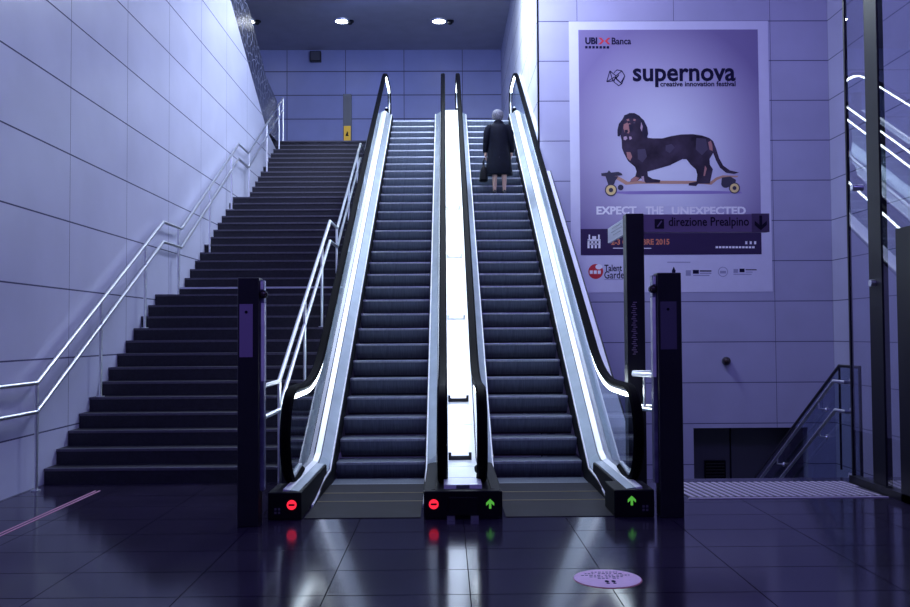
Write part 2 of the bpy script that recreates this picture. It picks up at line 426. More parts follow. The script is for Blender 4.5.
estep_proto = [None]
def escalator(label, cx, out, out_kind):
    """out = -1 / +1: the side that faces away from the divider"""
    t = thing('escalator', label, 'escalator', (cx, 8.14, 0), 'pair of escalators')
    n = int((ZU - SZ) / SRISE) + 1
    for k in range(-1, n + 1):
        y, z = SN + SR * k, SZ + SRISE * k
        if k == -1: y, z = 9.97, .004
        if z > ZU: y, z = SN + SR * k, ZU
        if estep_proto[0] is None:
            estep_proto[0] = estep_mb(cx, y, z).build('step', ['estep', 'estep_edge', 'estep_shade'], t, 40); estep_proto.append((cx, y, z))
        else:
            c = estep_proto[0].copy(); COL.objects.link(c); c.parent = t; o = estep_proto[1]
            c.location = (0, y - o[1], z - o[2])
    # comb plates
    q = MB(); q.box(cx - .52, cx + .52, 8.15, 9.96, .0, .006); q.build('comb_plate', 'comb', t)
    q = MB(); q.box(cx - .62, cx + .52 if out < 0 else cx + .62, 9.40, 9.42, .006, .009); q.box(cx - .52, cx + .52, 8.93, 8.95, .006, .009); q.build('comb_line', 'yellow_line', t)
    q = MB(); q.box(cx - .52, cx + .52, SN + SR * (n + 1), 24.1, ZU - .12, ZU + .005); q.build('upper_plate', 'comb', t)
    for s in (-1, 1):
        se = cx + s * .521                           # step edge
        gx = cx + s * .721                           # glass and handrail plane
        # dark skirt against the steps
        lo = [(9.0, 0.0), (9.4, 0), (Y0 + .2, -.15 + .2 * TAN), (YTOP, ZU - .15), (23.4, ZU - .15)]
        hi = [(23.4, ZU + .13), (YTOP + .05, ZU + .13), (Y0 - .04, .135), (9.6, .125), (9.25, .075)]
        q = MB(); q.prism(lo + hi, 'x', min(se, se + s * .012), max(se, se + s * .012)); q.build('skirt', 'black_matt', t)
        # bright edge line
        q = MB(); pth = [(se + s * .014, 8.72, .01), (se + s * .014, 8.95, .025), (se + s * .014, 9.35, .075), (se + s * .014, 9.65, .128), (se + s * .014, Y0 - .05, .15), (se + s * .014, YTOP + .01, ZU + .145), (se + s * .014, 23.4, ZU + .145)]
        q.sweep(pth, rect(.018, .02, .005), up=(1, 0, 0)); q.build('skirt_trim', 'trim', t, 40)
        # sloping inner panel, from the skirt up to the deck
        A = deck_line(.125); 
        lowl = [(Y0 - .24, .16), (Y0 - .16, .165), (Y0 + .06, .165 + .1 * TAN), (YTOP - .1, ZU + .07), (YTOP + .2, ZU + .16), (23.4, ZU + .16)]
        hil = [(Y0 - .24, .245), (Y0 - .16, .245), (Y0 + .06, .245 + .1 * TAN), (YTOP - .25, ZU - .25 * TAN + .245), (YTOP + .2, ZU + .245), (23.4, ZU + .245)]
        hil[3] = (YTOP - .1, ZU - .1 * TAN + .245)
        lowl[3] = (YTOP - .1, ZU - .1 * TAN + .165)
        def strip(la, xa, lb, xb, thick):
            q = MB(); n_ = len(la); vs = []
            for (ya_, za), (yb_, zb) in zip(la, lb):
                vs += [(xa, ya_, za), (xb, yb_, zb), (xb, yb_, zb - thick), (xa, ya_, za - thick)]
            fs = [(i * 4 + j, i * 4 + (j + 1) % 4, (i + 1) * 4 + (j + 1) % 4, (i + 1) * 4 + j) for i in range(n_ - 1) for j in range(4)] + [(0, 1, 2, 3), tuple((n_ - 1) * 4 + j for j in (3, 2, 1, 0))]
            q.add(vs, fs); return q
        q = strip(lowl, se + s * .022, hil, se + s * .122, .02)
        ip = q.build('inner_panel', 'skirt', t)
        q = MB()
        for k in range(9):
            yy = 10.9 + k * 1.25; zz = sl(yy) + .185
            q.cyl((se + s * .066, yy, zz - .01), .011, .03, 'z', 8)
        q.build('screw', 'steel', ip, 40)
        # deck cover between inner panel and glass; horizontal at the newel
        la = [(8.16 if s == out else 9.9, .255)] + [(y_, z_ + .012) for y_, z_ in hil]; lb = [(8.16 if s == out else 9.9, .265)] + [(y_, z_ + .026) for y_, z_ in hil]
        q = strip(la, se + s * .134, lb, gx + s * (-.008), .02); q.build('deck_cover', 'deck_white', t)
        q = strip([(y_, z_ - .01) for y_, z_ in hil], se + s * .115, [(y_, z_ - .008) for y_, z_ in hil], se + s * .14, .02); q.build('deck_joint', 'black', t)
        la2 = [(8.16, .245), (9.0, .245), (Y0 - .25, .245)]; lb2 = [(8.16, .255), (9.0, .255), (Y0 - .25, .255)]
        q = strip(la2, se + s * .05, lb2, se + s * .132, .02); q.build('newel_deck', 'skirt' if s == out else 'black_matt', t)
        # side box under the deck near the floor
        q = MB(); q.box(*sorted((se + s * .03, gx + s * .05)), 8.14, 9.9, 0.002, .235); q.build('side_box', 'black_matt', t, bevel=.01)
        # glass
        low = [(9.2, .27), (Y0 - .16, .27), (YTOP - .1, ZU - .1 * TAN + .27), (YTOP + .2, ZU + .27), (22.8, ZU + .27)]
        top = [p for p in RC[1:-1]]
        low = [(8.75, .27)] + low
        # the polygon runs along the newel, the incline and back
        up_ = [(p[0], p[1]) for p in RC[1:-1]]
        inner = []
        for i, p in enumerate(up_):
            a_ = up_[max(0, i - 1)]; c_ = up_[min(len(up_) - 1, i + 1)]
            d_ = Vector((c_[0] - a_[0], c_[1] - a_[1])).normalized(); nrm = Vector((d_.y, -d_.x))
            inner.append((p[0] + nrm.x * .02, p[1] + nrm.y * .02))
        inner = [p for p in inner if not (p[0] < 9.2 and p[1] < .27) and not (p[0] > 22.7 and p[1] < ZU + .27)]
        q = MB(); q.prism(inner + low[::-1][:-1] + [(8.8, .27)], 'x', gx - .006, gx + .006); q.build('glass_panel', 'bal_glass', t)
        # handrail with chrome guide
        q = MB(); q.sweep([(gx, p[0], p[1]) for p in RC], rect(.10, .055, .02), up=(1, 0, 0)); q.build('handrail', 'rubber', t, 40)
        inn = []
        for i, p in enumerate(RC):
            a_ = RC[max(0, i - 1)]; c_ = RC[min(len(RC) - 1, i + 1)]
            d_ = Vector((c_[0] - a_[0], c_[1] - a_[1])).normalized(); inn.append((p[0] + d_.y * .042, p[1] - d_.x * .042))
        q = MB(); q.sweep([(gx, p[0], p[1]) for p in inn], rect(.045, .03, .006), up=(1, 0, 0)); q.build('handrail_guide', 'steel', t, 40)
        ls = [(p[0] + .0, p[1] - .074) for p in RC if 8.7 < p[0] < 23.75 and p[1] > sl(p[0]) + .9]
        q = MB(); q.sweep([(gx, p[0], p[1]) for p in ls], rect(.056, .045, .008), up=(1, 0, 0)); q.build('light_strip', 'strip', t)['label'] = 'lit white lamp strip under the handrail'
    # outside of the balustrade
    ox = cx + out * .721
    if out_kind == 'wide':
        d = .52; w0, w1 = ox + .052, ox + .275
        q = MB(); q.prism([(9.95, 0), (9.95, .25), (Y0 + .1, .1 * TAN + d), (17.45, sl(17.45) + d), (17.62, sl(17.45) + d - .05), (17.62, 0)], 'x', w0, w1)
        q.build('outer_cladding', 'deck_outer', t)
        q = MB(); q.prism([(Y0 + .2, .2 * TAN + d + .002), (17.45, sl(17.45) + d + .002), (17.45, sl(17.45) + d - .05), (Y0 + .2, .2 * TAN + d - .05)], 'x', w1, w1 + .02); q.build('cladding_edge', 'black', t)
        q = MB(); q.prism([(9.95, 0), (9.95, .2), (Y0 + .1, .26), (YTOP, ZU + .2), (23.4, ZU + .2), (23.4, 0)], 'x', ox + .01, ox + .05); q.build('truss_side', 'deck_outer', t)
        go_light(t, 1.83, 8.136, .15); nx = (1.50, 1.86)
    else:
        q = MB(); q.prism([(9.95, 0), (9.95, .2), (Y0 + .1, .26), (YTOP, ZU + .2), (23.4, ZU + .2), (23.4, 0)], 'x', ox - .10, ox - .012); q.build('truss_side', 'black', t)
        nx = (-1.60, -1.30)
    # front newel box with its lamp and a tiny pale mark
    q = MB(); q.box(nx[0], nx[1], 8.10, 8.60, 0.0, .245)
    nb = q.build('newel_box', 'black_matt', t, bevel=.012)
    q = MB()
    mx = nx[0] + .08 if out < 0 else nx[1] - .09
    for dx, dz in ((-.02, -.02), (.012, -.02), (-.02, .012), (.012, .012)): q.box(mx + dx, mx + dx + .02, 8.094, 8.10, .075 + dz, .075 + dz + .02)
    q.build('service_mark', 'nosing', nb)
    if out < 0: stop_light(nb, -1.385, 8.10, .135)
    return t
E1 = escalator('left escalator, empty, with a red no-entry lamp at its foot', XC - .905, -1, 'thin')
E2 = escalator('right escalator carrying the woman, with a green arrow lamp at its foot', XC + .905, 1, 'wide')
# move the green lamp of the right escalator onto its newel box
for o in list(E2.children):
    if o.name.startswith('direction_light'):
        bpy.data.objects.remove(o)
nb = [o for o in E2.children if o.name.startswith('newel_box')][0]
go_light(nb, 1.655, 8.10, .15)

# divider between the two escalators
dv = thing('escalator_divider', 'bright white metal divider deck between the two escalators', 'divider', (XC, 8.1, 0))
gxl, gxr = XC - .905 + .721, XC + .905 - .721
w0, w1 = gxl + .012, gxr - .012
top = [(8.2, .285), (Y0 - .16, .285), (YTOP - .1, ZU - .1 * TAN + .285), (YTOP + .2, ZU + .285), (23.2, ZU + .285)]
q = MB(); q.prism(top + [(23.2, ZU - .1), (YTOP, ZU - .1), (Y0 + .1, 0.0), (8.2, .0)], 'x', w0, w1)
deck = q.build('deck', 'deck_white', dv)
q = MB()
for yy in [8.6, 9.3, 10.5, 11.4, 12.3, 13.5, 14.9, 16.2, 17.4, 18.6, 19.8, 21.0]:
    z = sl(yy) + .287 if yy > Y0 else .287
    if yy > Y0 - .16: z = (yy - Y0) * TAN + .2865 + .16 * TAN * 0 + .09 * 0
    z = .286 if yy < Y0 - .16 else .285 + (yy - (Y0 - .16)) * ((ZU - .1 * TAN) / (YTOP - .1 - Y0 + .16)) + .002
    q = MB(); q.box(w0 + .02, w1 - .02, yy, yy + .012, z - .01, z + .001); q.build('seam', 'deck', deck)
for yy, kind in ((9.8, 0), (10.9, 0), (12.67, 1), (14.43, 1), (16.2, 1)):
    z = .285 if yy < Y0 - .16 else .285 + (yy - (Y0 - .16)) * ((ZU - .1 * TAN) / (YTOP - .1 - Y0 + .16))
    q = MB(); h = .035 if kind == 0 else .02
    q.box(XC - .10, XC + .10, yy, yy + .03, z, z + h + .01)
    q.cyl((XC - .11, yy + .015, z - .005), .016, .05 + h, 'z', 10); q.cyl((XC + .11, yy + .015, z - .005), .016, .05 + h, 'z', 10)
    q.build('slide_stop', 'black' if kind == 0 else 'steel', dv)
q = MB(); q.box(-.20, .475, 8.08, 8.2, 0.0, .25); q.box(gxl + .05, gxr - .05, 8.06, 8.08, .03, .2)
pb = q.build('newel_box', 'black_matt', dv, bevel=.012)
q = MB(); q.box(XC - .06, XC + .06, 8.19, 8.22, .255, .282); q.build('name_plate', 'paint_grey', pb)
stop_light(pb, -.118, 8.08, .135); go_light(pb, .385, 8.08, .135)
for sx in (-.11, .10):
    q = MB(); q.box(XC + sx - .035, XC + sx + .035, 8.03, 8.06, 0, .035); q.build('foot', 'steel', pb)

# ------------------------------------------------------------------ posts at the escalators
def totem(label, x0, x1, y, h, side, zpan, grp):
    t = thing('sensor_post', label, 'post', ((x0 + x1) / 2, y, 0), grp)
    q = MB(); q.box(x0, x1, y, y + .16, 0, h); q.build('body', 'black', t, bevel=.008)
    w = x1 - x0
    q = MB(); q.box(x0 + w * .1, x1 - w * .28 if side > 0 else x1 - w * .22, y - .006, y, zpan[0], zpan[1]); ip = q.build('info_panel', 'panel_violet' if side > 0 else 'panel_dark', t)
    q = MB(); q.cyl((x0 + w * .42, y - .012, zpan[1] - .07), .013, .006, 'y', 12); q.build('key_lock', 'black_matt', ip)
    xs = x1 if side > 0 else x0
    q = MB(); q.box(*sorted((xs, xs + side * .035)), y + .05, y + .14, .30, h - .02); sp = q.build('side_profile', 'side_metal', t, bevel=.004)
    xs2 = xs + side * .035
    q = MB(); q.box(*sorted((xs + side * .01, xs + side * .039)), y + .045, y + .12, 1.25, h - .22); q.build('window_strip', 'side_glass', sp)
    q = MB(); q.box(*sorted((xs + side * .006, xs + side * .03)), y + .04, y + .05, h - .10, h - .03); q.build('sensor_eye', 'side_glass', sp)
    q = MB(); q.cyl((xs + side * .03, y + .03, h - .145), .036, .05, 'y', 20); q.sphere((xs + side * .03, y + .03, h - .145), .03, .02, .03, 12, 8); q.build('lens', 'lens', t, 40)
    return t
M['panel_violet'] = mat('violet panel', (.27, .20, .33), .4)
M['panel_dark'] = mat('charcoal panel', (.085, .075, .12), .4)
M['side_metal'] = mat('side profile metal', (.22, .21, .36), .3, .7, var=.3, scale=7)
M['side_glass'] = mat('side window', (.90, .90, 1.0), .3, 0, var=.3, scale=6)
M['lens'] = mat('dark lens', (.03, .018, .022), .15)
totem('tall black post with a violet panel standing before the stairs', -1.807, -1.622, 7.82, 2.15, 1, (1.46, 1.92), 'black sensor posts')
totem('tall black post with a charcoal panel right of the right escalator', 1.905, 2.12, 8.07, 2.19, -1, (1.50, 1.93), 'black sensor posts')

# direction sign pole
dp = thing('direction_sign', 'taller black pole behind the right post with two direction signs at its top', 'sign', (2.025, 9.65, 0))
q = MB(); q.box(1.93, 2.12, 9.56, 9.74, 0, 2.925); pole = q.build('pole', 'black', dp, bevel=.006)
M['sign_grey'] = mat('dark sign face', (.30, .235, .33), .4)
M['sign_end'] = mat('sign end face', (.15, .115, .17), .4)
M['sign_ink'] = mat('sign ink', (.010, .008, .02), .4)
M['sign_white'] = mat('white sign face', (.60, .62, .74), .4)
M['sign_lines'] = mat('sign print', (.33, .35, .46), .5)
q = MB(); q.box(2.12, 3.475, 9.60, 9.68, 2.725, 2.92); sg = q.build('sign_panel', 'sign_grey', dp, bevel=.004)
q = MB(); q.box(3.29, 3.479, 9.594, 9.60, 2.722, 2.923); q.build('end_cap', 'sign_end', sg)
q = MB(); text_into(q, 'direzione Prealpino', 2.395, 2.762, 3.26, 2.888, 9.597, bold=.015); q.build('lettering', 'sign_ink', sg)
q = MB(); q.box(2.245, 2.345, 9.594, 9.60, 2.765, 2.868); ic = q.build('pictogram', 'sign_ink', sg)
q = MB(); q.prism([(2.267, 2.79), (2.277, 2.78), (2.325, 2.842), (2.315, 2.852)], 'y', 9.591, 9.594); q.build('slash', 'sign_grey', ic)
q = MB(); q.prism([(3.37, 2.90), (3.40, 2.90), (3.40, 2.80), (3.45, 2.845), (3.45, 2.80), (3.385, 2.742), (3.32, 2.80), (3.32, 2.845), (3.37, 2.80)], 'y', 9.590, 9.594); q.build('arrow', 'sign_ink', sg)
q = MB(); q.box(1.955, 1.99, 9.74, 10.78, 2.73, 2.905); sg2 = q.build('sign_panel', 'sign_white', dp); sg2['label'] = 'white sign panel facing the escalator'
q = MB()
for k, (ya, yb) in enumerate(((10.5, 9.95), (10.55, 9.9), (10.42, 10.0))): q.box(1.951, 1.955, yb, ya, 2.865 - k * .04, 2.875 - k * .04)
q.build('print_line', 'sign_lines', sg2)
q = MB(); q.box(1.950, 1.955, 9.80, 9.84, 2.74, 2.895); q.build('end_mark', 'sign_lines', sg2)
q = MB()
for k in range(26): q.box(1.985 + .012 * math.sin(k * 2.1), 2.015 + .012 * math.sin(k * 2.1) + .01 * (k % 3), 9.556, 9.56, 1.42 + k * .022, 1.43 + k * .022)
q.build('scratch_mark', 'sign_grey', pole)

# short barrier rails between post and escalator
br = thing('barrier_rail', 'two short stainless rails on a stand between the pole and the right post', 'barrier', (2.12, 8.75, 0))
for z, xa, ya in ((1.24, 1.86, 8.95), (.90, 1.93, 8.95)):
    q = MB(); q.tube([(xa, ya, z + .0), (xa + .13, 8.6, z), (xa + .2, 8.5, z)], .022, 10)
    q.tube([(xa + .04, ya + .22, z + .01), (xa + .26, 8.95, z + .02)], .016, 8); q.build('rail', 'steel', br, 40)
q = MB(); q.tube([(2.06, 8.52, 0), (2.06, 8.52, 1.24)], .02, 10); q.cyl((2.06, 8.52, 0), .05, .012); q.build('post', 'steel', br, 40)
q = MB(); q.tube([(1.98, 9.0, 1.24), (1.98, 9.0, .90)], .014, 8); q.build('spacer', 'steel', br, 40)

# ------------------------------------------------------------------ poster
PX = 50.0
XP, ZP = None, None
def unproj(px, py, Y):
    d = R.to_3x3() @ Vector(((px - 455) / 900, (303.5 - py) / 900, -1)); k = Y / d.y
    return CAM + d * k
_a = unproj(579.5, 142, YW); _b = unproj(759.5, 140, YW)
PXS = 180.0 / (_b.x - _a.x)
_t = unproj(667, 29, YW); _u = unproj(672, 254, YW); PZS = 225.0 / (_t.z - _u.z)
X577, Z30 = _a.x, unproj(577, 30, YW).z
def pw(x, y):
    return (X577 + (x - (577 + (y - 30) * .022)) / PXS, Z30 - (y - 30 + (x - 577) * .008) / PZS)
def pu(u, v):                                      # un-leaned poster pixels: u from the print's left edge, v from its top
    return (X577 + u / PXS, Z30 - v / PZS)
po = thing('poster', 'huge purple festival poster with a dachshund on a skateboard', 'poster', (pu(90, 0)[0], YW, pu(0, 262)[1]))
M['sheet'] = mat('poster sheet', (.70, .70, .84), .45, var=.02)
m, nt, bs = newmat('poster print')
tc = nt.nodes.new('ShaderNodeTexCoord'); mp = nt.nodes.new('ShaderNodeMapping'); mp.inputs['Scale'].default_value = (.46, 1, .36)
mp.inputs['Location'].default_value = (-.03, 0, -.98)
gr = nt.nodes.new('ShaderNodeTexGradient'); gr.gradient_type = 'SPHERICAL'
rp = nt.nodes.new('ShaderNodeValToRGB'); rp.color_ramp.elements[0].color = (.22, .18, .35, 1); rp.color_ramp.elements[0].position = 0
e = rp.color_ramp.elements.new(.32); e.color = (.44, .40, .57, 1)
rp.color_ramp.elements[-1].color = (.80, .82, .92, 1); rp.color_ramp.elements[-1].position = .75
nt.links.new(tc.outputs['Object'], mp.inputs['Vector']); nt.links.new(mp.outputs['Vector'], gr.inputs['Vector']); nt.links.new(gr.outputs['Fac'], rp.inputs['Fac']); nt.links.new(rp.outputs['Color'], bs.inputs['Base Color'])
bs.inputs['Roughness'].default_value = .4
M['print'] = m
M['band'] = mat('dark purple print', (.028, .012, .065), .45)
M['white_ink'] = mat('white ink', (.97, .96, .98), .5)
M['orange_ink'] = mat('orange ink', (.75, .25, .12), .5)
M['red_ink'] = mat('red ink', (.62, .03, .04), .5)
M['dog_black'] = mat('dog coat print', (.052, .038, .062), .8, var=.5, scale=3, spec=.1)
M['dog_dark'] = mat('dog ear print', (.014, .012, .03), .5)
M['dog_tan'] = mat('dog tan print', (.48, .22, .19), .5)
M['board'] = mat('board print', (.60, .34, .22), .5)
M['board_dark'] = mat('truck print', (.05, .045, .07), .5)
M['gold'] = mat('wheel print', (.90, .70, .28), .5)
M['pshadow'] = mat('printed purple shade under board', (.33, .25, .55), .5)
M['logo_grey'] = mat('logo grey', (.35, .35, .5), .5)
yl = [YW - .004 - .0015 * k for k in range(10)]
def rectp(q, u0, v0, u1, v1, ya, yb, m=0):
    a, c = pu(u0, v0), pu(u1, v1); q.box(a[0], c[0], yb, ya, c[1], a[1], m)
q = MB(); rectp(q, -9.5, -8.6, 190.5, 262, YW - .001, yl[0]); q.build('sheet', 'sheet', po)
pr_o = bpy.data.objects
q = MB(); rectp(q, 0, 0, 180, 225, yl[0], yl[1]); pr = q.build('print', 'print', po)
q = MB(); rectp(q, 0, 199, 180, 225, yl[1], yl[2]); q.build('date_band', 'band', po)
def T(q, s, x0, y0, x1, y1, m=0, bold=.03, lay=3):
    """text whose ink spans photo box x0..x1, y0..y1"""
    ym = (y0 + y1) / 2; sh = 577 + (ym - 30) * .022; dy = ((x0 + x1) / 2 - 577) * .008
    a = pu(x0 - sh, y0 - 30 + dy); c = pu(x1 - sh, y1 - 30 + dy)
    text_into(q, s, a[0], c[1], c[0], a[1], yl[lay], m=m, bold=bold)
def poly(q, pts, ya, yb, m=0):
    q.prism([pw(*p) for p in pts], 'y', yb, ya, m)
q = MB()
T(q, 'supernova', 632, 68, 735, 87, bold=.024)
T(q, 'creative innovation festival', 659.5, 81, 735, 86.3, bold=.025)
q.build('title_lettering', 'ink', po)
# wire emblem
q = MB()
E_ = [[(606, 82), (609, 71), (615, 76), (621, 71), (624, 76), (620, 83), (614, 77), (606, 82)], [(606, 82), (612, 81), (618, 75), (615, 79), (621, 84), (624, 76)], [(609, 71), (612, 81)], [(615, 76), (613, 82), (618, 86), (621, 84)], [(621, 71), (616, 70), (613, 73)]]
for pl in E_:
    for a, c in zip(pl, pl[1:]):
        A, C = Vector(pw(*a)), Vector(pw(*c)); d = (C - A)
        if d.length < 1e-6: continue
        n_ = Vector((-d.y, d.x)).normalized() * .008
        q.prism([tuple(A + n_), tuple(C + n_), tuple(C - n_), tuple(A - n_)], 'y', yl[3], yl[1])
q.build('wire_emblem', 'ink', po)
q = MB(); T(q, 'UBI', 584, 37.5, 596, 44.5, bold=.045); T(q, 'Banca', 610.5, 37.5, 630, 44.5, bold=.02)
for k in range(7): x = 584 + k * 3.6; poly(q, [(x, 46.2), (x + 2.4, 46.2), (x + 2.4, 48.6), (x, 48.6)], yl[1], yl[3])
q.build('sponsor_lettering', 'ink', po)
q = MB()
for s in (1, -1):
    c = 603.3
    poly(q, [(c - s * 6, 37.8), (c - s * 3.4, 37.8), (c - s * .3, 41), (c - s * 3.4, 44.4), (c - s * 6, 44.4), (c - s * 2.6, 41)], yl[1], yl[3])
q.build('sponsor_emblem', 'red_ink', po)
q = MB(); T(q, 'EXPECT', 597, 206.3, 637, 214.6, bold=.04); q.build('slogan_lettering', 'white_ink', po)
q = MB(); T(q, 'THE', 646, 206.3, 664, 214.6, bold=.04); q.build('slogan_lettering', 'white_ink', po)
q = MB(); T(q, 'UNEXPECTED', 672, 206.3, 746, 214.6, bold=.04)
q.build('slogan_lettering', 'white_ink', po); q = MB()
# little palace emblem on the band
def rp_(q, x0, y0, x1, y1, m=0): poly(q, [(x0, y0), (x1, y0), (x1, y1), (x0, y1)], yl[2], yl[3], m)
for k in range(4): rp_(q, 588.5 + k * 3.6, 240, 590.6 + k * 3.6, 248)
rp_(q, 588.5, 239, 601.4, 241); rp_(q, 590, 243.2, 600, 244.6); rp_(q, 589.5, 234.5, 591, 239); rp_(q, 599, 234.5, 600.5, 239); rp_(q, 593, 236, 597, 239)
q.build('palace_emblem', 'white_ink', po); q = MB()
for k in range(3): rp_(q, 745.5 + k * 4.4, 240.6, 747.6 + k * 4.4, 243.6)
q.build('social_icons', 'white_ink', po); q = MB()
for k in range(12): rp_(q, 716 + k * 3.3, 245.6, 718.5 + k * 3.3, 247.6)
q.build('tag_lettering', 'white_ink', po); q = MB()
rp_(q, 614, 247.5, 652, 248.3)
q.build('underline', 'white_ink', po)
q = MB(); T(q, '2-3 OTTOBRE 2015', 612, 238.7, 670, 244.5, bold=.03); q.build('date_lettering', 'orange_ink', po)
# dachshund, outlined in crop pixels of 5.276 px per photo pixel
def dc(pts): return [(590 + x / 5.276, 100 + y / 5.276) for x, y in pts]
dog = MB()
poly(dog, dc([(205, 70), (232, 70), (258, 84), (278, 108), (290, 150), (302, 200), (330, 203), (380, 203), (430, 190), (480, 182), (540, 180), (590, 187), (628, 200), (648, 216), (664, 255), (680, 305), (702, 345), (738, 370), (786, 381), (760, 389), (718, 383), (685, 356), (664, 318), (649, 278), (630, 310), (632, 340), (648, 365), (640, 400), (632, 440), (570, 440), (560, 453), (520, 450), (522, 438), (562, 430), (566, 392), (558, 365), (530, 340), (508, 312), (486, 312), (420, 345), (340, 368), (303, 378), (306, 402), (330, 416), (372, 422), (368, 436), (295, 438), (284, 422), (268, 414), (250, 428), (212, 433), (218, 418), (240, 402), (246, 378), (238, 354), (200, 322), (180, 285), (168, 255), (166, 215), (158, 180), (160, 120), (178, 86)]), yl[2], yl[3])
poly(dog, dc([(165, 108), (150, 128), (143, 160), (144, 192), (154, 194), (164, 175), (172, 130)]), yl[3], yl[4], 1)
poly(dog, dc([(255, 84), (282, 108), (300, 145), (305, 180), (296, 206), (282, 200), (268, 160), (262, 110)]), yl[3], yl[4], 1)
poly(dog, dc([(178, 82), (210, 70), (245, 78), (262, 95), (240, 100), (205, 96), (172, 108)]), yl[3], yl[4], 1)
poly(dog, dc([(176, 130), (200, 118), (216, 130), (212, 160), (202, 178), (182, 172), (174, 150)]), yl[3], yl[4], 2)
poly(dog, dc([(202, 130), (222, 128), (226, 160), (208, 172)]), yl[4], yl[5], 1)
poly(dog, dc([(176, 196), (190, 192), (196, 204), (186, 214), (176, 210)]), yl[3], yl[4], 3); poly(dog, dc([(204, 194), (216, 194), (220, 206), (208, 212)]), yl[3], yl[4], 3)
poly(dog, dc([(192, 276), (212, 276), (222, 300), (212, 322), (196, 306)]), yl[3], yl[4], 2)
poly(dog, dc([(622, 222), (636, 214), (644, 235), (646, 268), (630, 262)]), yl[3], yl[4], 2)
poly(dog, dc([(238, 404), (262, 412), (248, 428), (214, 432), (218, 420)]), yl[3], yl[4], 2); poly(dog, dc([(272, 404), (284, 402), (288, 432), (274, 430)]), yl[3], yl[4], 3)
poly(dog, dc([(606, 345), (616, 360), (606, 400), (598, 400)]), yl[3], yl[4], 2)
poly(dog, dc([(398, 240), (430, 232), (446, 252), (420, 280), (398, 268)]), yl[3], yl[4], 4)
M['dog_sheen'] = mat('dog sheen print', (.075, .060, .098), .5)
M['dog_pink'] = mat('dog pink print', (.58, .42, .50), .5)
sk = MB()
poly(sk, dc([(60, 486), (200, 482), (420, 478), (640, 478), (790, 482), (806, 490), (640, 494), (400, 496), (200, 497)]), yl[1], yl[2], 3)
poly(sk, dc([(70, 392), (140, 398), (170, 414), (200, 432), (240, 426), (600, 426), (632, 432), (665, 408), (700, 396), (782, 398), (778, 406), (704, 408), (672, 420), (640, 446), (600, 442), (250, 442), (190, 448), (150, 424), (120, 410), (72, 404)]), yl[1], yl[2], 0)
poly(sk, dc([(60, 388), (92, 384), (100, 372), (112, 384), (150, 380), (168, 388), (172, 398), (120, 404), (62, 402)]), yl[2], yl[3], 1); poly(sk, dc([(82, 402), (150, 404), (134, 428), (128, 446), (98, 448)]), yl[2], yl[3], 1)
poly(sk, dc([(695, 408), (740, 402), (770, 420), (765, 445), (720, 462), (692, 445)]), yl[2], yl[3], 1)
def disc(q, cx, cy, r, la, lb, m): poly(q, dc([(cx + r * math.cos(2 * PI * k / 20), cy + r * math.sin(2 * PI * k / 20)) for k in range(20)]), yl[la], yl[lb], m)
for cx, cy, r in ((112, 476, 32), (762, 463, 29)):
    disc(sk, cx, cy, r, 3, 4, 1); disc(sk, cx, cy, r * .82, 4, 5, 2); disc(sk, cx, cy, r * .36, 5, 6, 1)
disc(sk, 163, 462, 15, 3, 4, 1); disc(sk, 714, 440, 22, 3, 4, 1)
sk.build('skateboard_picture', ['board', 'board_dark', 'gold', 'pshadow'], po)
poly(dog, dc([(190, 104), (202, 100), (206, 110), (194, 114)]), yl[4], yl[5], 2); poly(dog, dc([(228, 100), (240, 104), (236, 113), (226, 110)]), yl[4], yl[5], 2)
poly(dog, dc([(196, 118), (204, 116), (206, 124), (198, 126)]), yl[4], yl[5], 1); poly(dog, dc([(228, 116), (237, 118), (235, 125), (227, 124)]), yl[4], yl[5], 4)
poly(dog, dc([(180, 160), (196, 158), (200, 170), (186, 178)]), yl[4], yl[5], 1); poly(dog, dc([(268, 118), (276, 140), (272, 168), (264, 150)]), yl[4], yl[5], 3)
poly(dog, dc([(250, 262), (290, 258), (300, 300), (276, 330), (252, 310)]), yl[3], yl[4], 4); poly(dog, dc([(560, 200), (610, 204), (620, 260), (590, 290), (556, 260)]), yl[3], yl[4], 4)
dog.build('dog_picture', ['dog_black', 'dog_dark', 'dog_tan', 'dog_pink', 'dog_sheen'], po)
# sponsors row
q = MB(); poly(q, [(597 + 7.4 * math.cos(2 * PI * k / 24), 271 + 7.4 * math.sin(2 * PI * k / 24)) for k in range(24)], yl[0], yl[1], 0)
poly(q, [(600 + 3.4 * math.cos(2 * PI * k / 16), 266.4 + 2.6 * math.sin(2 * PI * k / 16)) for k in range(16)], yl[1], yl[2], 1)
for x0, x1 in ((591, 594), (595, 598), (599, 602)): poly(q, [(x0, 270), (x1, 270), (x1, 273.4), (x0, 273.4)], yl[1], yl[2], 1)
q.build('partner_badge', ['red_ink', 'white_ink'], po)
q = MB(); T(q, 'Talent', 605.5, 264.2, 623, 270.8, bold=.02, lay=1); T(q, 'Garden', 605.5, 270.6, 629, 278.0, bold=.01, lay=1)
def rs(q, x0, y0, x1, y1, m=0): poly(q, [(x0, y0), (x1, y0), (x1, y1), (x0, y1)], yl[0], yl[1], m)
rs(q, 605.5, 278.6, 624, 279.2, 1)
PM = ['ink', 'logo_grey']
q.build('partner_lettering', PM, po); q = MB(); rs(q, 668, 261.2, 691, 262, 1); q.build('caption_line', PM, po); q = MB()
poly(q, [(674.5, 266), (676.4, 270), (676, 273.5), (673, 273.5), (672.6, 270)], yl[0], yl[1])
q.build('partner_logo', PM, po); q = MB()
rs(q, 686.5, 269.5, 691.5, 275, 1); rs(q, 693.5, 269.2, 699.5, 273); rs(q, 700.5, 269.6, 712, 270.8); rs(q, 700.5, 272, 712, 273, 1); rs(q, 694, 274.2, 710, 275.2, 1)
q.build('partner_logo', PM, po); q = MB()
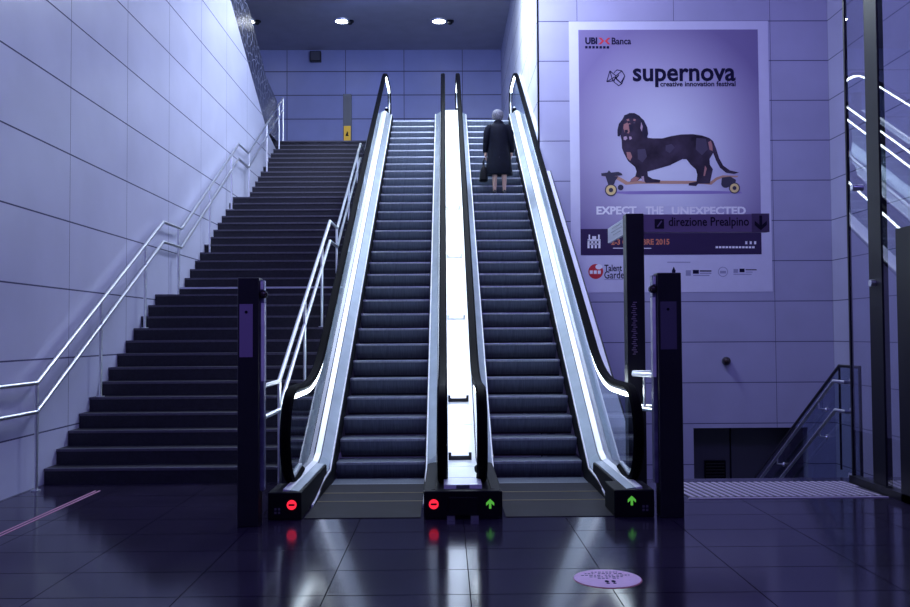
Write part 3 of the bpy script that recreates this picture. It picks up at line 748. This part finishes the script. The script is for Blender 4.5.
rs(q, 734, 268.2, 738.5, 272, 1); rs(q, 740, 267.8, 745, 271.4); rs(q, 746, 268.4, 757, 269.4); rs(q, 746, 270.8, 753, 271.6, 1); rs(q, 734, 273, 752, 273.8, 1)
q.build('partner_logo', PM, po); q = MB()
for k in range(16):
    a0, a1 = 2 * PI * k / 16, 2 * PI * (k + 1) / 16
    poly(q, [(723.5 + r_ * math.cos(a) * 1.0, 271 + r_ * math.sin(a)) for r_, a in ((5, a0), (5, a1), (4.3, a1), (4.3, a0))], yl[0], yl[1], 1)
rs(q, 720.5, 270, 726.5, 272.6, 1)
q.build('partner_logo', PM, po)

# ------------------------------------------------------------------ floor details
t = thing('floor_strip', 'thin pinkish metal strip in the floor near the left wall', 'floor strip', (-3.74, 8.0, 0))
for dx in (0, .045):
    q = MB(); q.box(-3.755 + dx, -3.74 + dx, 5.0, 9.7, 0, .004); q.build('rib', 'pink', t)
st = thing('floor_sticker', 'round pink notice sticker on the floor in the foreground', 'sticker', (1.075, 6.10, 0))
q = MB(); q.cyl((1.075, 6.085, .0005), .228, .0015, 'z', 48); q.build('rim', 'sticker_red', st)
q = MB(); q.cyl((1.075, 6.10, .0015), .224, .0015, 'z', 48); sf = q.build('face', 'sticker', st)
q = MB()
for yy, spans in ((6.245, [(-.08, .10)]), (6.205, [(-.13, -.06), (-.04, .05), (.07, .13)]), (6.165, [(-.16, -.03), (0, .06), (.08, .17)]), (6.125, [(-.11, -.02), (.0, .12)]), (6.09, [(-.06, .02), (.04, .08)])):
    q = MB()
    for a, c in spans:
        x = a
        while x < c:
            w = random.uniform(.012, .026); q.box(1.07 + x, 1.07 + min(c, x + w), yy, yy + .014, .003, .0036); x += w + .008
    q.build('print_line', 'ink', sf)
q = MB()
for sx in (-.022, .022):
    q.prism([(1.08 + sx + .014 * math.cos(2 * PI * k / 14), 6.02 + .026 * math.sin(2 * PI * k / 14)) for k in range(14)], 'z', .003, .0038); q.prism([(1.08 + sx + .012 * math.cos(2 * PI * k / 14), 5.975 + .013 * math.sin(2 * PI * k / 14)) for k in range(14)], 'z', .003, .0038)
q.build('footprint_mark', 'ink', sf)
tt = thing('tactile_strip', 'ribbed metallic warning strip in the floor before the down stairs', 'tactile strip', (3.5, 9.4, 0))
q = MB(); q.box(2.42, 4.39, 9.0, 9.92, 0, .004); q.build('base_plate', 'tactile_base', tt)
q = MB(); q.box(2.40, 4.39, 8.955, 8.985, 0, .008); q.build('edge_bar', 'tactile', tt)
q = MB()
for k in range(26):
    x = 2.45 + k * .078
    for j in range(5):
        y = 9.03 + j * .178; xx = x - .02 * j
        if 2.42 < xx < 4.36: q.prism([(xx, y), (xx + .034, y), (xx + .014, y + .165), (xx - .02, y + .165)], 'z', .004, .010)
o = q.build('rib', 'tactile', tt); o['kind'] = 'stuff'

# ------------------------------------------------------------------ glass balustrade of the stairs down
XG = 4.72
gb = thing('glass_balustrade', 'tinted glass stair balustrade with two handrails before the recess', 'balustrade', (XG, 10.25, 0))
gp = [(10.25, 0.0), (10.25, 1.23), (10.78, 1.23), (16.6, -2.25), (16.6, -3.9), (10.78, -.4), (10.60, 0)]
q = MB(); q.prism(gp, 'x', XG - .008, XG + .008); gpn = q.build('glass_panel', 'well_glass', gb)
q = MB(); q.sweep([(XG, 10.25, 0), (XG, 10.25, 1.24), (XG, 10.78, 1.24), (XG, 16.6, -2.24)], rect(.03, .035, .006), up=(1, 0, 0)); q.build('edge_frame', 'frame', gb)
q = MB(); q.box(XG - .012, XG + .012, 10.775, 10.785, 0.0, 1.22); q.build('joint', 'frame', gb)
for z in (1.06, .72):
    q = MB(); x = XG - .10
    p = [(XG - .005, 10.43, z), (x, 10.42, z), (x, 10.72, z)] if z > 1.0 else [(XG - .005, 10.43, z), (x, 10.42, z), (x, 10.68, z)]
    p += [(x, 10.70 + 5.6, z - 5.6 * .61)]
    q.tube(p, .022, 10); hr = q.build('handrail', 'steel', gb, 40)
    q = MB(); q.cyl((XG - .03, 10.43, z), .045, .03, 'x', 16); q.build('flange', 'steel', hr, 40)
    for yy in (11.15, 12.6, 14.4):
        zz = z - (yy - 10.70) * .61
        q = MB(); q.tube([(x, yy, zz), (x, yy, zz - .09), (XG - .008, yy, zz - .10)], .012, 8); q.cyl((XG - .02, yy, zz - .10), .03, .012, 'x', 12); q.build('bracket', 'steel', hr, 40)

# glass partition along the right
gt = thing('glass_partition', 'full height glass partition with a dark mullion along the right', 'partition', (4.45, 9.83, 0))
q = MB(); q.box(4.446, 4.458, -3, 9.86, .1, 9.5); q.build('glass_pane', 'part_glass', gt)
q = MB(); q.box(4.435, 4.505, 9.10, 9.37, 0, 10); q.build('mullion', 'frame', gt)
q = MB(); q.box(4.437, 4.470, 9.84, 9.87, 0, 9.5); q.build('edge_post', 'frame', gt)
q = MB(); q.box(4.400, 4.510, 8.35, 8.73, 0, 2.65); q.build('door_post', 'frame', gt)
q = MB(); q.box(4.400, 4.500, -3, 9.86, 0, .08); q.build('base_rail', 'frame', gt)
for yy, zz in ((9.62, 3.2), (9.25, 2.15)):
    q = MB(); q.cyl((4.385, yy, zz), .035, .12, 'x', 16); q.build('glass_fixing', 'steel' if yy < 10 else 'paint_grey', gt, 40)

# ------------------------------------------------------------------ small fixtures
def wallcam(p):
    t = thing('dome_camera', 'small dark dome camera on the wall below the poster', 'camera', p)
    q = MB(); q.cyl((p[0], p[1] - .04, p[2]), .085, .04, 'y', 24); q.build('base', 'paint_grey', t, 40)
    q = MB(); q.sphere((p[0], p[1] - .06, p[2]), .075, .07, .075, 20, 12); q.build('dome', 'lens', t, 60)
    q = MB(); q.tube([(p[0], p[1] - .02, p[2] - .07), (p[0], p[1] - .02, p[2] - .17)], .014, 8); q.build('cable_stub', 'logo_grey', t, 40)
c_ = unproj(726, 361, YW); wallcam((c_.x, YW, c_.z))
c_ = unproj(715, 470, YW + .88)
vg = thing('vent_grille', 'square black vent grille in the dark wall recess', 'vent', (c_.x, YW + .9, c_.z - .22))
q = MB(); q.box(c_.x - .22, c_.x + .22, YW + .86, YW + .90, c_.z - .24, c_.z + .2); fr = q.build('frame', 'black_matt', vg)
for k in range(6):
    q = MB(); q.box(c_.x - .19, c_.x + .19, YW + .845, YW + .86, c_.z - .2 + k * .065, c_.z - .18 + k * .065); q.build('slat', 'vent_green', vg) if 'vent_green' in M else q.build('slat', 'black', vg)
c_ = unproj(316, 57.5, YFAR)
sp = thing('wall_speaker', 'small dark box speaker high on the far wall', 'speaker', (c_.x, YFAR, c_.z - .17))
q = MB(); q.box(c_.x - .18, c_.x + .18, YFAR - .16, YFAR - .001, c_.z - .17, c_.z + .17); q.build('housing', 'frame', sp, bevel=.01)
q = MB(); q.box(c_.x - .15, c_.x + .15, YFAR - .17, YFAR - .16, c_.z - .14, c_.z + .14); q.build('grille', 'paint_grey', sp)
# upper warning post
yy = 25.0; a_ = unproj(343, 94, yy); b_ = unproj(351.3, 94, yy); m_ = unproj(347, 126, yy)
up = thing('warning_post', 'grey post with a yellow warning panel on the upper floor', 'post', ((a_.x + b_.x) / 2, yy, ZU))
q = MB(); q.box(a_.x, b_.x, yy, yy + .15, ZU, a_.z); q.build('column', 'paint_grey', up, bevel=.008)
q = MB(); q.box(a_.x + .02, b_.x - .02, yy - .008, yy, ZU + .1, m_.z); yp = q.build('yellow_panel', 'yellow', up)
xm = (a_.x + b_.x) / 2; zc = unproj(347, 134, yy).z
q = MB(); q.prism([(xm - .05, zc - .06), (xm + .05, zc - .06), (xm + .02, zc - .01), (xm + .03, zc + .03), (xm, zc + .08), (xm - .02, zc + .03), (xm - .03, zc)], 'y', yy - .012, yy - .008); q.build('pictogram', 'black_matt', yp)
# ceiling lamps and sensors
names = ['downlight in the upper ceiling nearest the left wall', 'downlight in the upper ceiling above the warning post', 'downlight in the upper ceiling straight above the escalator divider']
sens = ['small dark sensor beside the downlight nearest the left wall', 'small dark sensor beside the downlight above the warning post', 'small dark sensor beside the downlight above the divider']
for (px, sx), nm, s_ in zip(((248, 257), (342, 350), (439, 450)), names, sens):
    d = R.to_3x3() @ Vector(((px - 455) / 900, (303.5 - 20.5) / 900, -1)); k = (ZCEIL - CAM.z) / d.z; c_ = CAM + d * k
    t = thing('ceiling_downlight', nm, 'ceiling light', (c_.x, c_.y, ZCEIL), 'upper ceiling downlights')
    q = MB()
    ring = [[(c_.x + r_ * math.cos(2 * PI * j / 28), c_.y + r_ * math.sin(2 * PI * j / 28), z_) for j in range(28)] for r_, z_ in ((.25, ZCEIL), (.24, ZCEIL - .03), (.19, ZCEIL - .035), (.18, ZCEIL))]
    q.loft(ring, cap=False); q.build('trim_ring', 'steel', t, 40)
    q = MB(); q.cyl((c_.x, c_.y, ZCEIL - .026), .185, .012, 'z', 28); q.build('lens', 'down', t)
    L_ = bpy.data.lights.new('downlight', 'SPOT'); L_.energy = 45; L_.color = (.36, .45, 1); L_.spot_size = math.radians(110); L_.spot_blend = .8; L_.shadow_soft_size = .15
    lo = bpy.data.objects.new('downlight_lamp', L_); COL.objects.link(lo); lo.location = (c_.x, c_.y, ZCEIL - .06)
    d = R.to_3x3() @ Vector(((sx - 455) / 900, (303.5 - 21) / 900, -1)); k = (ZCEIL - CAM.z) / d.z; c_ = CAM + d * k
    t = thing('ceiling_sensor', s_, 'sensor', (c_.x, c_.y, ZCEIL), 'upper ceiling sensors')
    q = MB(); q.cyl((c_.x, c_.y, ZCEIL - .03), .12, .03, 'z', 20); q.build('base', 'frame', t, 40)
    q = MB(); q.sphere((c_.x, c_.y, ZCEIL - .05), .08, .08, .07, 16, 8); q.build('dome', 'black', t, 60)

# ------------------------------------------------------------------ person
FX, FZ = XC + .905 + .02, SZ + SRISE * 19
FY = SN + SR * 19 + .13
def P(x, y, z): return (FX + x, FY + y, FZ + z)
M['skin'] = mat('skin', (.58, .36, .29), .5)
M['coat'] = mat('dark navy coat cloth', (.003, .004, .011), .7, spec=.12, var=.25, scale=14)
M['hair'] = mat('grey hair', (.11, .11, .14), .65, var=.7, scale=40)
M['shoe'] = mat('black shoe leather', (.012, .011, .014), .4)
M['bag'] = mat('black bag leather', (.004, .004, .006), .6, spec=.12)
pe = thing('person', 'woman with grey hair in a dark knee-length coat riding the right escalator', 'person', P(0, 0, 0))
def skin_body(chains):
    me = bpy.data.meshes.new('body'); vs = []; es = []; rr = []; roots = []
    idx = {}
    for ch in chains:
        prev = None
        for nm, co_, r_ in ch:
            if nm in idx and nm: i = idx[nm]
            else:
                i = len(vs); vs.append(co_); rr.append(r_)
                if nm: idx[nm] = i
                if prev is None: roots.append(i)
            if prev is not None: es.append((prev, i))
            prev = i
    me.from_pydata(vs, es, []); o = bpy.data.objects.new('body', me); COL.objects.link(o)
    sm = o.modifiers.new('Skin', 'SKIN'); sm.use_smooth_shade = True
    lay = me.skin_vertices[0].data if len(me.skin_vertices) else None
    if lay is None:
        b_ = bmesh.new(); b_.from_mesh(me); b_.verts.layers.skin.verify(); b_.to_mesh(me); b_.free(); lay = me.skin_vertices[0].data
    for i, r_ in enumerate(rr):
        rx, ry = r_ if isinstance(r_, tuple) else (r_, r_)
        lay[i].radius = (rx, ry); lay[i].use_root = i in roots
    ss = o.modifiers.new('Sub', 'SUBSURF'); ss.levels = 2; ss.render_levels = 2
    dg = bpy.context.evaluated_depsgraph_get(); m2 = bpy.data.meshes.new_from_object(o.evaluated_get(dg))
    bpy.data.objects.remove(o)
    return m2
chains = [[('pel', (0, 0, .84), (.15, .11)), ('waist', (0, .0, 1.02), (.13, .10)), ('chest', (0, .01, 1.22), (.16, .11)), ('neckb', (0, .01, 1.37), (.06, .06)), ('neck', (0, .02, 1.43), .05), ('jaw', (-.012, .045, 1.50), (.065, .075)), ('head', (-.015, .035, 1.575), (.078, .092)), ('crown', (-.015, .025, 1.635), (.05, .06))]]
for s, fx in ((-1, -.085), (1, .105)):
    chains.append([('pel', None, 0), ('', (s * .09, 0, .76), .095), ('', (fx, .01, .46), .058), ('', (fx, -.015, .33), .054), ('', (fx, .0, .10), .034), ('', (fx, .02, .055), .038), ('', (fx, .12, .03), .032)])
    el = (s * .235, -.02, 1.06); wr = (s * .255 if s < 0 else .25, .06, .82)
    chains.append([('chest', None, 0), ('', (s * .16, .0, 1.31), .058), ('', el, .042), ('', wr, .028), ('palm%d' % s, (wr[0], wr[1] + .015, wr[2] - .06), (.022, .034))])
    for k in range(4):                               # four fingers, slightly curled
        y_ = wr[1] - .018 + .021 * k; z_ = wr[2] - .075; ln = (.05, .06, .064, .054)[k]
        chains.append([('', (wr[0], y_, z_), .0095), ('', (wr[0] - s * .004, y_ + .004, z_ - ln * .55), .009), ('', (wr[0] - s * .02, y_ + .004, z_ - ln), .008)])
    chains.append([('', (wr[0], wr[1] + .035, wr[2] - .035), .011), ('', (wr[0] - s * .014, wr[1] + .062, wr[2] - .062), .010), ('', (wr[0] - s * .02, wr[1] + .066, wr[2] - .088), .009)])
chains.append([('', (-.015, .115, 1.545), .014), ('', (-.015, .135, 1.535), .012)])   # nose
for s in (-1, 1): chains.append([('', (-.015 + s * .083, .03, 1.565), .012), ('', (-.015 + s * .089, .022, 1.545), .010)])
fixed = []
for ch in chains: fixed.append([(n_, c_ if c_ else (0, 0, 0), r_) for n_, c_, r_ in ch])
bm_ = skin_body(fixed)
bo = bpy.data.objects.new('body', bm_); COL.objects.link(bo); bo.parent = pe; bm_.materials.append(M['skin']); WLOC[bo.name] = WLOC[pe.name]
for p in bm_.polygons: p.use_smooth = True
q = MB()
for s in (-1, 1): q.sphere(P(-.015 + s * .032, .118, 1.568), .011, .008, .009, 10, 6)
q.build('eye', 'white_ink', bo, 60)
q = MB(); q.sphere(P(-.015, .122, 1.508), .024, .008, .007, 12, 6); q.build('mouth', 'dog_tan', bo, 60)
# hair
q = MB(); rings = []
for z, rx, ry, cy in ((1.455, .05, .03, -.035), (1.475, .088, .07, -.02), (1.51, .105, .095, -.006), (1.56, .115, .112, 0), (1.61, .112, .115, .012), (1.65, .09, .098, .018), (1.678, .055, .06, .02), (1.688, .012, .012, .02)):
    rings.append([P(-.015 + (rx + .006 * math.sin(5 * 2 * PI * j / 24 + z * 40)) * math.cos(2 * PI * j / 24), cy + (ry * (.62 if math.sin(2 * PI * j / 24) > .35 and z < 1.6 else 1)) * math.sin(2 * PI * j / 24) - (.0), z) for j in range(24)])
q.loft(rings); q.build('hair', 'hair', pe, 80)
# coat
def ell(cx, cy, z, rx, ry, n=28, wob=0, ph=0): return [P(cx + (rx + wob * math.sin(7 * 2 * PI * j / n + ph)) * math.cos(2 * PI * j / n), cy + (ry + wob * math.sin(7 * 2 * PI * j / n + ph)) * math.sin(2 * PI * j / n), z) for j in range(n)]
q = MB()
q.loft([ell(.005, 0, .385, .262, .185, wob=.008), ell(.005, 0, .40, .268, .19, wob=.009), ell(.005, 0, .62, .245, .175, wob=.007), ell(.003, 0, .86, .222, .162, wob=.004), ell(0, 0, 1.04, .204, .148), ell(0, .0, 1.2, .208, .146), ell(0, .0, 1.30, .205, .13), ell(0, .004, 1.365, .165, .108), ell(0, .008, 1.405, .105, .085), ell(0, .012, 1.43, .075, .07)])
cb = q.build('coat', 'coat', pe, 60)
q = MB(); q.loft([ell(0, .008, 1.38, .118, .10), ell(0, .006, 1.41, .105, .095), ell(0, .004, 1.45, .088, .085), ell(0, .0, 1.445, .079, .075), ell(0, .008, 1.40, .085, .08)]); q.build('collar', 'coat', cb, 60)
for s in (-1, 1):
    pts = [((s * .13, 0, 1.335), .075), ((s * .19, 0, 1.30), .082), ((s * .228, -.012, 1.2), .074), ((s * .243, -.02, 1.06), .066), ((s * .255, .02, .95), .058), ((s * .258, .055, .845), .054), ((s * .258, .056, .838), .047)]
    rings = []
    for i, (c0, r_) in enumerate(pts):
        a_ = Vector(pts[max(0, i - 1)][0]); c2 = Vector(pts[min(len(pts) - 1, i + 1)][0]); d_ = (c2 - a_).normalized(); sd = Vector((0, 1, 0)); sd = (sd - d_ * sd.dot(d_)).normalized(); w_ = d_.cross(sd)
        rings.append([P(*(Vector(c0) + sd * r_ * math.cos(2 * PI * j / 16) + w_ * r_ * math.sin(2 * PI * j / 16))) for j in range(16)])
    q = MB(); q.loft(rings); q.build('sleeve', 'coat', cb, 60)
q = MB(); q.box(FX - .006, FX + .006, FY - .176, FY - .16, FZ + .42, FZ + .72); q.build('back_vent', 'shoe', cb)
for s, fx in ((-1, -.085), (1, .105)):
    q = MB()
    rings = []
    for y_, w_, h_, z0 in ((-.075, .022, .05, .0), (-.06, .034, .085, 0), (-.01, .038, .085, .0), (.05, .04, .066, 0), (.11, .044, .055, 0), (.155, .036, .042, 0), (.175, .012, .02, .004)):
        rings.append([P(fx + w_ * math.cos(2 * PI * j / 14), y_, z0 + (h_ / 2) * (1 + math.sin(2 * PI * j / 14)) + .002) for j in range(14)])
    q.loft(rings); q.build('shoe', 'shoe', pe, 60)
pe.scale = (1.01, 1.01, 1.01)
# handbag
hx = -.262
bgx, bgy = FX + hx - .04, FY + .075; FZ += .006
hb = thing('handbag', 'black handbag hanging from the hand of the woman in the coat', 'bag', (bgx, bgy, FZ + .32))
q = MB(); rings = []
for z, wx, wy in ((.275, .06, .14), (.288, .085, .16), (.40, .08, .155), (.51, .06, .14), (.56, .03, .12), (.568, .012, .11)):
    rings.append([(bgx + wx * (abs(math.cos(a)) ** .5) * (1 if math.cos(a) > 0 else -1), bgy + wy * (abs(math.sin(a)) ** .5) * (1 if math.sin(a) > 0 else -1), FZ + z) for a in [2 * PI * j / 20 for j in range(20)]])
q.loft(rings); q.build('body', 'bag', hb, 50)
for dx in (-.018, .018):
    q = MB(); q.tube([(bgx + dx * .6, bgy - .06, FZ + .55), (bgx + dx * .6, bgy - .05, FZ + .66), (bgx + dx * .3 + .025, bgy - .012, FZ + .735), (bgx + dx * .3 + .025, bgy + .012, FZ + .735), (bgx + dx * .6, bgy + .05, FZ + .66), (bgx + dx * .6, bgy + .06, FZ + .55)], .008, 8); q.build('strap', 'bag', hb, 60)
q = MB(); q.box(bgx - .02, bgx + .02, bgy - .015, bgy + .015, FZ + .56, FZ + .575); q.build('clasp', 'steel', hb)

# ------------------------------------------------------------------ light
def area(name, loc, tgt, sx, sy, e, col):
    l = bpy.data.lights.new(name, 'AREA'); l.shape = 'RECTANGLE'; l.size = sx; l.size_y = sy; l.energy = e; l.color = col
    o = bpy.data.objects.new(name, l); COL.objects.link(o); o.location = loc
    o.rotation_euler = (Vector(tgt) - Vector(loc)).to_track_quat('-Z', 'Y').to_euler(); return o
area('lamp_over_escalators', (.3, 16.0, 9.6), (.3, 18.0, 3), 1.2, 2.0, 480, (.64, .74, 1.0))
area('lamp_over_stairs', (-1.9, 18.6, 10.4), (-4.3, 18.6, 7), .8, 1.6, 210, (.66, .78, 1.0))
area('lamp_upper', (.1, 20.2, 9.9), (1.9, 20.2, 7), .8, 1.4, 260, (.76, .90, 1.0))
area('fill_far', (-2.0, 24.6, 10.9), (-1.5, 26.6, 6.8), 4, .4, 38, (.16, .28, 1.0))  # added blue fill for the far wall, no fixture there
area('fill_hall', (.8, -1.0, 9.6), (-.5, 9.0, 1), 3, 2, 330, (.33, .26, 1.0))  # added violet fill for the front hall, unseen source
area('lamp_right', (4.8, 12.0, 10.9), (5.2, 16, 0), 2, 2, 215, (.42, .36, 1.0))
w = bpy.data.worlds.new('world'); SC.world = w; w.use_nodes = True
w.node_tree.nodes['Background'].inputs[0].default_value = (.20, .16, .6, 1); w.node_tree.nodes['Background'].inputs[1].default_value = .1

vs = SC.view_settings
SC.display_settings.display_device = 'sRGB'
vs.view_transform = 'Standard'; vs.look = 'None'; vs.exposure = 0.05; vs.gamma = 1.0; vs.use_curve_mapping = False
SC.cycles.max_bounces = 8; SC.cycles.transparent_max_bounces = 16; SC.cycles.use_denoising = True
SC.cycles.sample_clamp_indirect = 6
